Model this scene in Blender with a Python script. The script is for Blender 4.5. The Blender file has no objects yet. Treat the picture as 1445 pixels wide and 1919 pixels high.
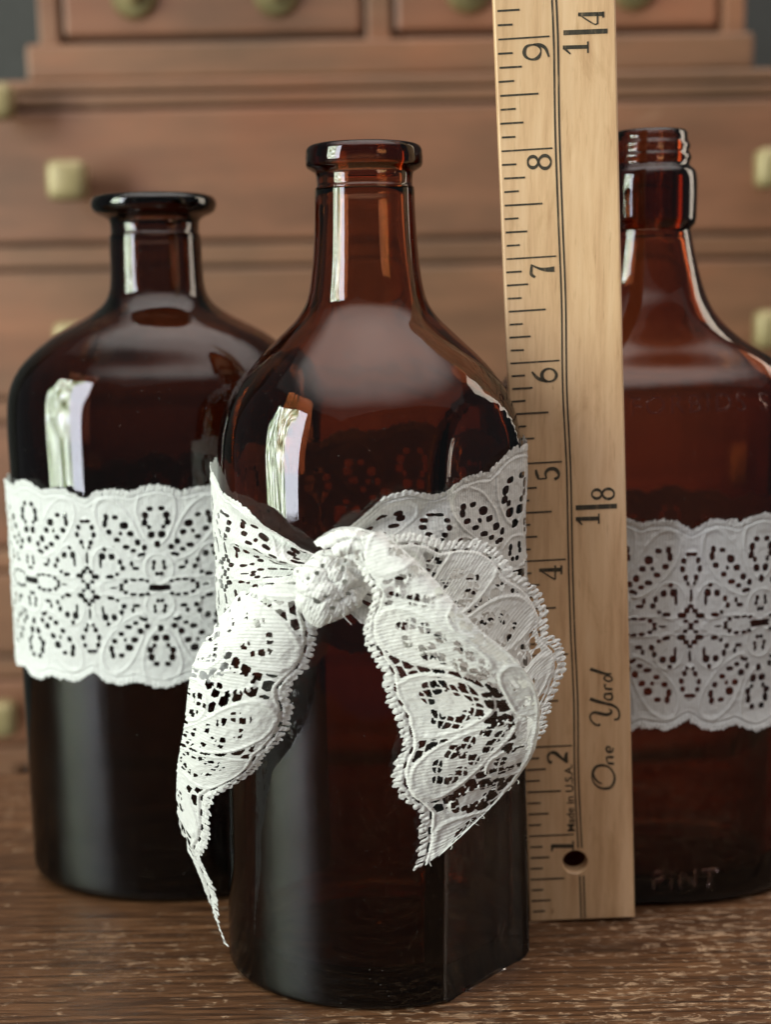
import bpy, bmesh, math
import numpy as np
from mathutils import Vector, Matrix

# ------------------------------------------------------------------ camera, light, exposure
S = 0.0254                      # everything below is written in inches
sc = bpy.context.scene
COL = sc.collection
rng = np.random.default_rng(7)

PITCH, ROLL, CAM_H = math.radians(9.0), math.radians(1.0), 6.608
cam_d = bpy.data.cameras.new('camera')
cam = bpy.data.objects.new('camera', cam_d)
COL.objects.link(cam)
fw = Vector((0, math.cos(PITCH), -math.sin(PITCH)))
up0 = Vector((0, math.sin(PITCH), math.cos(PITCH)))
r0 = Vector((1, 0, 0))
ri = math.cos(ROLL) * r0 - math.sin(ROLL) * up0
up = math.sin(ROLL) * r0 + math.cos(ROLL) * up0
rot = Matrix((ri, up, -fw)).transposed()
cam.matrix_world = Matrix.Translation(Vector((0, 0, CAM_H)) * S) @ rot.to_4x4()
cam_d.sensor_fit = 'VERTICAL'
cam_d.sensor_height = 36.0
cam_d.lens = 36.0 * 2500 / 1919
cam_d.clip_start = 0.01
cam_d.clip_end = 50
cam_d.dof.use_dof = True
cam_d.dof.focus_distance = 12.35 * S
cam_d.dof.aperture_fstop = 8.0
sc.camera = cam

w = bpy.data.worlds.new('World')
sc.world = w
w.use_nodes = True
w.node_tree.nodes['Background'].inputs[0].default_value = (0.95, 0.97, 1.0, 1)
w.node_tree.nodes['Background'].inputs[1].default_value = 0.09


def area(name, loc, target, sx, sy, power, color, nodes=None):
    l = bpy.data.lights.new(name, 'AREA')
    l.shape = 'RECTANGLE'
    l.size, l.size_y = sx * S, sy * S
    l.energy = power
    l.color = color
    o = bpy.data.objects.new(name, l)
    COL.objects.link(o)
    d = Vector(target) - Vector(loc)
    o.location = Vector(loc) * S
    o.rotation_euler = d.to_track_quat('-Z', 'Y').to_euler()
    if nodes:
        l.use_nodes = True
        nodes(l.node_tree)
    return o


def ramp(N, stops):
    cr = N.new('ShaderNodeValToRGB')
    el = cr.color_ramp.elements
    el[0].position, el[0].color = stops[0][0], (*stops[0][1], 1)
    el[1].position, el[1].color = stops[-1][0], (*stops[-1][1], 1)
    for p, c in stops[1:-1]:
        x = el.new(p)
        x.color = (*c, 1)
    return cr


def noise(N, L, coord, scale, detail=6, rough=0.6, mapscale=(1, 1, 1), rotz=0, dist=0.0):
    mp = N.new('ShaderNodeMapping')
    mp.inputs['Scale'].default_value = mapscale
    mp.inputs['Rotation'].default_value = (0, 0, rotz)
    L.new(coord, mp.inputs['Vector'])
    no = N.new('ShaderNodeTexNoise')
    no.inputs['Scale'].default_value = scale
    no.inputs['Detail'].default_value = detail
    no.inputs['Roughness'].default_value = rough
    no.inputs['Distortion'].default_value = dist
    L.new(mp.outputs[0], no.inputs['Vector'])
    return no.outputs['Fac']


def mixc(N, L, fac, a, b, mode='MIX'):
    m = N.new('ShaderNodeMix')
    m.data_type = 'RGBA'
    m.blend_type = mode
    for sock, v in ((m.inputs[0], fac), (m.inputs[6], a), (m.inputs[7], b)):
        if isinstance(v, (int, float)):
            sock.default_value = v
        elif isinstance(v, tuple):
            sock.default_value = (*v, 1)
        else:
            L.new(v, sock)
    return m.outputs[2]


def window_view(nt):
    """the view through the panes: tree trunks and leaves, gaps of blue, a pale blind on one side"""
    N, L = nt.nodes, nt.links
    em = N['Emission']
    g = N.new('ShaderNodeNewGeometry')
    mp = N.new('ShaderNodeMapping')
    mp.inputs['Scale'].default_value = (9, 2.6, 1)
    L.new(g.outputs['Parametric'], mp.inputs['Vector'])
    no = N.new('ShaderNodeTexNoise')
    no.inputs['Scale'].default_value = 2.2
    no.inputs['Detail'].default_value = 4
    L.new(mp.outputs[0], no.inputs['Vector'])
    cr = N.new('ShaderNodeValToRGB')
    e = cr.color_ramp.elements
    e[0].position, e[0].color = 0.36, (0.06, 0.09, 0.04, 1)
    e[1].position, e[1].color = 0.70, (1.12, 1.15, 1.25, 1)
    for p, c in ((0.45, (0.30, 0.36, 0.20, 1)), (0.52, (0.72, 0.78, 0.60, 1)), (0.60, (0.95, 0.98, 0.92, 1))):
        x = cr.color_ramp.elements.new(p)
        x.color = c
    L.new(no.outputs['Fac'], cr.inputs['Fac'])
    # slender trunks
    tr = noise(N, L, g.outputs['Parametric'], 9, 3, 0.6, (5, 0.35, 1))
    tm = ramp(N, [(0.40, (0.25, 0.25, 0.2)), (0.47, (1, 1, 1))])
    L.new(tr, tm.inputs['Fac'])
    c = mixc(N, L, 0.85, cr.outputs['Color'], tm.outputs['Color'], 'MULTIPLY')
    # the blind drawn across one side of the window
    sp = N.new('ShaderNodeSeparateXYZ')
    L.new(g.outputs['Parametric'], sp.inputs[0])
    bl = ramp(N, [(0.685, (0, 0, 0)), (0.70, (1, 1, 1))])
    L.new(sp.outputs['X'], bl.inputs['Fac'])
    c = mixc(N, L, bl.outputs['Color'], c, (0.52, 0.52, 0.57))
    L.new(c, em.inputs['Color'])
    em.inputs['Strength'].default_value = 1.0


def ceiling_glow(nt):
    """a pale ceiling, brightest in the middle of the room and fading to its corners"""
    N, L = nt.nodes, nt.links
    g = N.new('ShaderNodeNewGeometry')
    d = N.new('ShaderNodeVectorMath')
    d.operation = 'DISTANCE'
    d.inputs[1].default_value = (0.5, 0.5, 0)
    L.new(g.outputs['Parametric'], d.inputs[0])
    cr = ramp(N, [(0.0, (1.9, 1.9, 1.9)), (0.28, (1.4, 1.4, 1.4)), (0.5, (0.12, 0.12, 0.12))])
    cr.color_ramp.interpolation = 'EASE'
    L.new(d.outputs['Value'], cr.inputs['Fac'])
    L.new(cr.outputs['Color'], N['Emission'].inputs['Color'])
    N['Emission'].inputs['Strength'].default_value = 1.0


WINDOW = area('window_light', (-62, -22, 19), (0, 12, 5), 36, 56, 98, (0.945, 0.985, 1.0), window_view)
CURTAIN = area('curtain_light', (62, 42, 22), (0, 13, 5), 30, 60, 14, (1.0, 0.86, 0.70))
CEIL = area('ceiling_light', (4, -6, 84), (0, 2, 4), 190, 150, 74, (1.0, 0.95, 0.90), ceiling_glow)

sc.view_settings.view_transform = 'Standard'
sc.view_settings.look = 'None'
sc.view_settings.exposure = 0.25
sc.view_settings.gamma = 1.0
sc.view_settings.use_curve_mapping = False
sc.render.engine = 'CYCLES'
cy = sc.cycles
cy.max_bounces, cy.transmission_bounces, cy.glossy_bounces, cy.diffuse_bounces, cy.transparent_max_bounces = 18, 16, 8, 4, 8
cy.caustics_reflective = False
cy.caustics_refractive = False
cy.use_denoising = True
cy.sample_clamp_indirect = 6.0


# ------------------------------------------------------------------ helpers
def new_mat(name):
    m = bpy.data.materials.new(name)
    m.use_nodes = True
    return m, m.node_tree.nodes, m.node_tree.links, m.node_tree.nodes['Principled BSDF']


def bump(N, L, height, strength, dist, normal=None):
    b = N.new('ShaderNodeBump')
    b.inputs['Strength'].default_value = strength
    b.inputs['Distance'].default_value = dist
    L.new(height, b.inputs['Height'])
    if normal is not None:
        L.new(normal, b.inputs['Normal'])
    return b.outputs[0]


def link(name, verts, faces, mat, parent=None, origin=(0, 0, 0), smooth=True, uv=None):
    """one mesh object; verts in inches, stored relative to the origin of its thing"""
    me = bpy.data.meshes.new(name)
    v = (np.asarray(verts, dtype=np.float64) - np.asarray(origin)) * S
    if isinstance(faces, np.ndarray):
        nf = len(faces)
        me.vertices.add(len(v))
        me.vertices.foreach_set('co', v.astype(np.float32).ravel())
        me.loops.add(nf * 4)
        me.loops.foreach_set('vertex_index', faces.astype(np.int32).ravel())
        me.polygons.add(nf)
        me.polygons.foreach_set('loop_start', np.arange(0, nf * 4, 4, dtype=np.int32))
        me.update(calc_edges=True)
    else:
        me.from_pydata([tuple(p) for p in v], [], faces)
    if uv is not None:
        lay = me.uv_layers.new(name='UVMap')
        li = np.empty(len(me.loops), dtype=np.int32)
        me.loops.foreach_get('vertex_index', li)
        lay.data.foreach_set('uv', np.asarray(uv, dtype=np.float32)[li].ravel())
    if smooth:
        me.polygons.foreach_set('use_smooth', np.ones(len(me.polygons), dtype=bool))
    me.validate()
    me.materials.append(mat)
    o = bpy.data.objects.new(name, me)
    COL.objects.link(o)
    if parent is not None:
        o.parent = parent
    else:
        o.location = Vector(origin) * S
    return o


def thing(name, origin, label, cat, group=None):
    o = bpy.data.objects.new(name, None)
    o.empty_display_size = 0.01
    COL.objects.link(o)
    o.location = Vector(origin) * S
    tag(o, label, cat, group)
    return o


def tag(o, label, cat, group=None):
    o['label'] = label
    o['category'] = cat
    if group:
        o['group'] = group


def box(bm, x0, x1, y0, y1, z0, z1, bev=0.0):
    m = bmesh.ops.create_cube(bm, size=1.0)
    vs = m['verts']
    for v in vs:
        v.co = Vector((x0 + (v.co.x + .5) * (x1 - x0), y0 + (v.co.y + .5) * (y1 - y0), z0 + (v.co.z + .5) * (z1 - z0)))
    if bev > 0:
        es = list({e for v in vs for e in v.link_edges})
        bmesh.ops.bevel(bm, geom=es, offset=bev, segments=2, profile=0.5, affect='EDGES')


def bm_obj(name, bm, mat, parent, origin, smooth=False):
    o0 = Vector(origin)
    for v in bm.verts:
        v.co = (v.co - o0) * S
    me = bpy.data.meshes.new(name)
    bm.to_mesh(me)
    bm.free()
    if smooth:
        me.polygons.foreach_set('use_smooth', np.ones(len(me.polygons), dtype=bool))
    me.materials.append(mat)
    o = bpy.data.objects.new(name, me)
    COL.objects.link(o)
    if parent is not None:
        o.parent = parent
    else:
        o.location = o0 * S
    return o


def cat(ctrl, t):
    """Catmull-Rom through ctrl (n, ...) at t in 0..1"""
    c = np.asarray(ctrl, dtype=float)
    n = len(c)
    c = np.concatenate([[2 * c[0] - c[1]], c, [2 * c[-1] - c[-2]]])
    x = np.clip(np.asarray(t) * (n - 1), 0, n - 1 - 1e-9)
    i = x.astype(int)
    f = (x - i).reshape(-1, *([1] * (c.ndim - 1)))
    p0, p1, p2, p3 = c[i], c[i + 1], c[i + 2], c[i + 3]
    return 0.5 * (2 * p1 + (p2 - p0) * f + (2 * p0 - 5 * p1 + 4 * p2 - p3) * f ** 2 + (3 * p1 - p0 - 3 * p2 + p3) * f ** 3)


def vnoise(x, y, seed=0):
    """smooth value noise, about -1..1"""
    r = np.random.default_rng(seed).random((64, 64)) * 2 - 1
    xi, yi = np.floor(x).astype(int), np.floor(y).astype(int)
    fx, fy = x - xi, y - yi
    fx, fy = fx * fx * (3 - 2 * fx), fy * fy * (3 - 2 * fy)
    g = lambda a, b: r[a % 64, b % 64]
    return (g(xi, yi) * (1 - fx) + g(xi + 1, yi) * fx) * (1 - fy) + (g(xi, yi + 1) * (1 - fx) + g(xi + 1, yi + 1) * fx) * fy


# ------------------------------------------------------------------ materials
def wood_table():
    m, N, L, B = new_mat('worn_dark_wood')
    co = N.new('ShaderNodeTexCoord').outputs['Object']
    grain = noise(N, L, co, 330, 8, 0.7, (0.07, 1.0, 1))
    fine = noise(N, L, co, 720, 6, 0.7, (0.04, 1.0, 1))
    base = ramp(N, [(0.3, (0.045, 0.019, 0.009)), (0.5, (0.112, 0.050, 0.022)), (0.7, (0.215, 0.105, 0.050))])
    L.new(grain, base.inputs['Fac'])
    # finish rubbed off in flakes, pale wood showing
    flake = noise(N, L, co, 600, 8, 0.72, (0.36, 1.0, 1), dist=0.5)
    patch = noise(N, L, co, 26, 4, 0.6, (0.5, 1, 1))
    sx = N.new('ShaderNodeSeparateXYZ')
    L.new(co, sx.inputs[0])
    mr = N.new('ShaderNodeMapRange')
    mr.inputs['From Min'].default_value = -0.06
    mr.inputs['From Max'].default_value = 0.09
    mr.inputs['To Min'].default_value = 0.0
    mr.inputs['To Max'].default_value = 0.06
    L.new(sx.outputs['X'], mr.inputs['Value'])
    add = N.new('ShaderNodeMath')
    L.new(flake, add.inputs[0])
    L.new(mr.outputs[0], add.inputs[1])
    a2 = N.new('ShaderNodeMath')
    a2.operation = 'MULTIPLY_ADD'
    a2.inputs[1].default_value = 0.30
    L.new(patch, a2.inputs[0])
    L.new(add.outputs[0], a2.inputs[2])
    fm = ramp(N, [(0.735, (0, 0, 0)), (0.785, (1, 1, 1))])
    L.new(a2.outputs[0], fm.inputs['Fac'])
    palec = ramp(N, [(0.35, (0.20, 0.108, 0.056)), (0.65, (0.39, 0.25, 0.15))])
    L.new(fine, palec.inputs['Fac'])
    c = mixc(N, L, fm.outputs['Color'], base.outputs['Color'], palec.outputs['Color'])
    dk = ramp(N, [(0.43, (0.22, 0.19, 0.17)), (0.53, (1, 1, 1))])
    L.new(fine, dk.inputs['Fac'])
    c = mixc(N, L, 0.8, c, dk.outputs['Color'], 'MULTIPLY')
    L.new(c, B.inputs['Base Color'])
    rr = mixc(N, L, fm.outputs['Color'], (0.36, 0.36, 0.36), (0.75, 0.75, 0.75))
    L.new(rr, B.inputs['Roughness'])
    n1 = bump(N, L, fine, 0.5, 0.0005)
    inv = N.new('ShaderNodeInvert')
    L.new(fm.outputs['Color'], inv.inputs['Color'])
    n2 = bump(N, L, inv.outputs[0], 0.3, 0.0004, n1)
    L.new(n2, B.inputs['Normal'])
    return m


def wood_chest(name, tint):
    m, N, L, B = new_mat(name)
    co = N.new('ShaderNodeTexCoord').outputs['Object']
    g = noise(N, L, co, 60, 7, 0.62, (0.12, 1, 1.0))
    big = noise(N, L, co, 9, 5, 0.65, (0.5, 1, 1))
    c1 = ramp(N, [(0.3, tuple(0.72 * t for t in tint)), (0.7, tuple(1.2 * t for t in tint))])
    L.new(g, c1.inputs['Fac'])
    c2 = ramp(N, [(0.34, (0.68, 0.76, 0.78)), (0.5, (1, 1, 1)), (0.66, (1.18, 0.99, 0.90))])
    L.new(big, c2.inputs['Fac'])
    c = mixc(N, L, 1.0, c1.outputs['Color'], c2.outputs['Color'], 'MULTIPLY')
    scr = noise(N, L, co, 45, 5, 0.62, (0.30, 1, 1.2), dist=0.7)
    sm = ramp(N, [(0.63, (0, 0, 0)), (0.72, (1, 1, 1))])
    L.new(scr, sm.inputs['Fac'])
    f = N.new('ShaderNodeMath')
    f.operation = 'MULTIPLY'
    f.inputs[1].default_value = 0.35
    L.new(sm.outputs['Color'], f.inputs[0])
    c = mixc(N, L, f.outputs[0], c, (0.36, 0.22, 0.14))
    L.new(c, B.inputs['Base Color'])
    B.inputs['Roughness'].default_value = 0.5
    L.new(bump(N, L, g, 0.2, 0.0004), B.inputs['Normal'])
    return m


def wood_rule():
    m, N, L, B = new_mat('pale_maple')
    co = N.new('ShaderNodeTexCoord').outputs['Object']
    g = noise(N, L, co, 420, 6, 0.65, (1.0, 1, 0.035), dist=0.2)
    g2 = noise(N, L, co, 1500, 4, 0.6, (1.0, 1, 0.05))
    big = noise(N, L, co, 24, 4, 0.5, (1.6, 1, 0.5))
    c1 = ramp(N, [(0.28, (0.55, 0.335, 0.185)), (0.5, (0.70, 0.465, 0.27)), (0.72, (0.77, 0.54, 0.335))])
    L.new(g, c1.inputs['Fac'])
    c2 = ramp(N, [(0.3, (0.84, 0.80, 0.76)), (0.65, (1.06, 1.04, 1.02))])
    L.new(big, c2.inputs['Fac'])
    c = mixc(N, L, 1.0, c1.outputs['Color'], c2.outputs['Color'], 'MULTIPLY')
    c3 = ramp(N, [(0.26, (0.72, 0.66, 0.6)), (0.4, (1, 1, 1))])
    L.new(g2, c3.inputs['Fac'])
    c = mixc(N, L, 0.7, c, c3.outputs['Color'], 'MULTIPLY')
    # handling grime and a few dents
    gr = noise(N, L, co, 70, 6, 0.7, (1, 1, 0.35), dist=0.6)
    gm = ramp(N, [(0.56, (1, 1, 1)), (0.72, (0.74, 0.68, 0.60))])
    L.new(gr, gm.inputs['Fac'])
    c = mixc(N, L, 0.8, c, gm.outputs['Color'], 'MULTIPLY')
    nk = noise(N, L, co, 260, 3, 0.5, (1, 1, 0.3))
    nm = ramp(N, [(0.735, (1, 1, 1)), (0.77, (0.55, 0.45, 0.36))])
    L.new(nk, nm.inputs['Fac'])
    c = mixc(N, L, 0.8, c, nm.outputs['Color'], 'MULTIPLY')
    L.new(c, B.inputs['Base Color'])
    B.inputs['Roughness'].default_value = 0.42
    L.new(bump(N, L, g2, 0.15, 0.0002), B.inputs['Normal'])
    return m


def ink():
    m, N, L, B = new_mat('dark_brown_ink')
    co = N.new('ShaderNodeTexCoord').outputs['Object']
    g = noise(N, L, co, 1100, 4, 0.7, (1, 1, 0.2))
    c = ramp(N, [(0.3, (0.020, 0.017, 0.011)), (0.58, (0.055, 0.043, 0.026)), (0.72, (0.22, 0.15, 0.085))])
    L.new(g, c.inputs['Fac'])
    L.new(c.outputs['Color'], B.inputs['Base Color'])
    B.inputs['Roughness'].default_value = 0.6
    return m


def glass(name, absorb, tint=None):
    """coloured glass: the colour comes from absorption along the path through the wall (per metre);
    tint is for thin raised lettering only"""
    m, N, L, B = new_mat(name)
    B.inputs['Base Color'].default_value = (*(tint or (1, 1, 1)), 1)
    B.inputs['Transmission Weight'].default_value = 1.0
    B.inputs['IOR'].default_value = 1.5
    co = N.new('ShaderNodeTexCoord').outputs['Object']
    film = noise(N, L, co, 55, 6, 0.7, (1, 1, 0.5))
    r = ramp(N, [(0.45, (0.012,) * 3), (0.75, (0.07,) * 3)])
    L.new(film, r.inputs['Fac'])
    L.new(r.outputs['Color'], B.inputs['Roughness'])
    wav = noise(N, L, co, 85, 2, 0.5, (1, 1, 0.05))
    n1 = bump(N, L, wav, 0.30, 0.0012)
    L.new(n1, B.inputs['Normal'])
    # specks of dust
    spk = noise(N, L, co, 2600, 2, 0.5)
    sr = ramp(N, [(0.755, (0, 0, 0)), (0.80, (1, 1, 1))])
    L.new(spk, sr.inputs['Fac'])
    df = N.new('ShaderNodeBsdfDiffuse')
    df.inputs['Color'].default_value = (0.5, 0.47, 0.44, 1)
    ml = N.new('ShaderNodeMath')
    ml.operation = 'MULTIPLY'
    ml.inputs[1].default_value = 0.7
    L.new(sr.outputs['Color'], ml.inputs[0])
    mx = N.new('ShaderNodeMixShader')
    L.new(ml.outputs[0], mx.inputs[0])
    L.new(B.outputs[0], mx.inputs[1])
    L.new(df.outputs[0], mx.inputs[2])
    L.new(mx.outputs[0], N['Material Output'].inputs['Surface'])
    if absorb is not None:
        va = N.new('ShaderNodeVolumeAbsorption')
        D = max(absorb) * 1.05
        va.inputs['Density'].default_value = D
        va.inputs['Color'].default_value = (*(1 - a / D for a in absorb), 1)
        L.new(va.outputs[0], N['Material Output'].inputs['Volume'])
    return m


def lace_mat(name, col):
    m, N, L, B = new_mat(name)
    uv = N.new('ShaderNodeUVMap')
    uv.uv_map = 'UVMap'
    # fine corded rows and crossing threads, in inches
    wv = N.new('ShaderNodeTexWave')
    wv.wave_type, wv.bands_direction = 'BANDS', 'X'
    wv.inputs['Scale'].default_value = 9.5
    wv.inputs['Distortion'].default_value = 1.6
    wv.inputs['Detail'].default_value = 2
    wv.inputs['Detail Scale'].default_value = 2
    L.new(uv.outputs[0], wv.inputs['Vector'])
    no = noise(N, L, uv.outputs[0], 34, 4, 0.7)
    cr = ramp(N, [(0.0, tuple(0.88 * c for c in col)), (0.5, col)])
    L.new(wv.outputs['Fac'], cr.inputs['Fac'])
    c2 = ramp(N, [(0.3, (0.90, 0.89, 0.87)), (0.6, (1, 1, 1))])
    L.new(no, c2.inputs['Fac'])
    c = mixc(N, L, 1.0, cr.outputs['Color'], c2.outputs['Color'], 'MULTIPLY')
    L.new(c, B.inputs['Base Color'])
    B.inputs['Roughness'].default_value = 0.85
    B.inputs['Specular IOR Level'].default_value = 0.2
    B.inputs['Sheen Weight'].default_value = 0.15
    n1 = bump(N, L, wv.outputs['Fac'], 0.4, 0.00012)
    n2 = bump(N, L, no, 0.5, 0.00035, n1)
    L.new(n2, B.inputs['Normal'])
    tr = N.new('ShaderNodeBsdfTranslucent')
    L.new(c, tr.inputs['Color'])
    mx = N.new('ShaderNodeMixShader')
    mx.inputs[0].default_value = 0.28
    L.new(B.outputs[0], mx.inputs[1])
    L.new(tr.outputs[0], mx.inputs[2])
    L.new(mx.outputs[0], N['Material Output'].inputs['Surface'])
    return m


def plain(name, col, rough=0.6, metal=0.0, var=0.15, scale=80):
    m, N, L, B = new_mat(name)
    co = N.new('ShaderNodeTexCoord').outputs['Object']
    g = noise(N, L, co, scale, 5)
    c = ramp(N, [(0.3, tuple(c * (1 - var) for c in col)), (0.7, tuple(c * (1 + var) for c in col))])
    L.new(g, c.inputs['Fac'])
    L.new(c.outputs['Color'], B.inputs['Base Color'])
    B.inputs['Roughness'].default_value = rough
    B.inputs['Metallic'].default_value = metal
    return m


M_TABLE = wood_table()
M_CHEST = wood_chest('reddish_brown_wood', (0.200, 0.092, 0.048))
M_CHEST2 = wood_chest('red_brown_drawer_wood', (0.208, 0.089, 0.047))
M_RULE = wood_rule()
M_INK = ink()
M_GLASS = glass('amber_glass', (212, 415, 595))
M_GLASS_L = glass('deep_amber_glass', (440, 650, 770))
M_GLASS_R = glass('maroon_amber_glass', (235, 470, 650))
M_GLASS_T = glass('amber_glass_relief', None, (0.8, 0.6, 0.55))
M_LACE = lace_mat('white_lace', (0.86, 0.875, 0.87))
M_LACE_C = lace_mat('ivory_lace', (0.87, 0.87, 0.85))
M_KNOB = plain('cream_brass', (0.31, 0.245, 0.12), 0.4, 0.2)
M_BRASS = plain('aged_brass', (0.30, 0.25, 0.12), 0.4, 0.7)
M_GAP = plain('dark_shadowed_wood', (0.055, 0.030, 0.018), 0.7)
M_WALL = plain('charcoal_wall', (0.035, 0.034, 0.032), 0.8)

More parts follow.
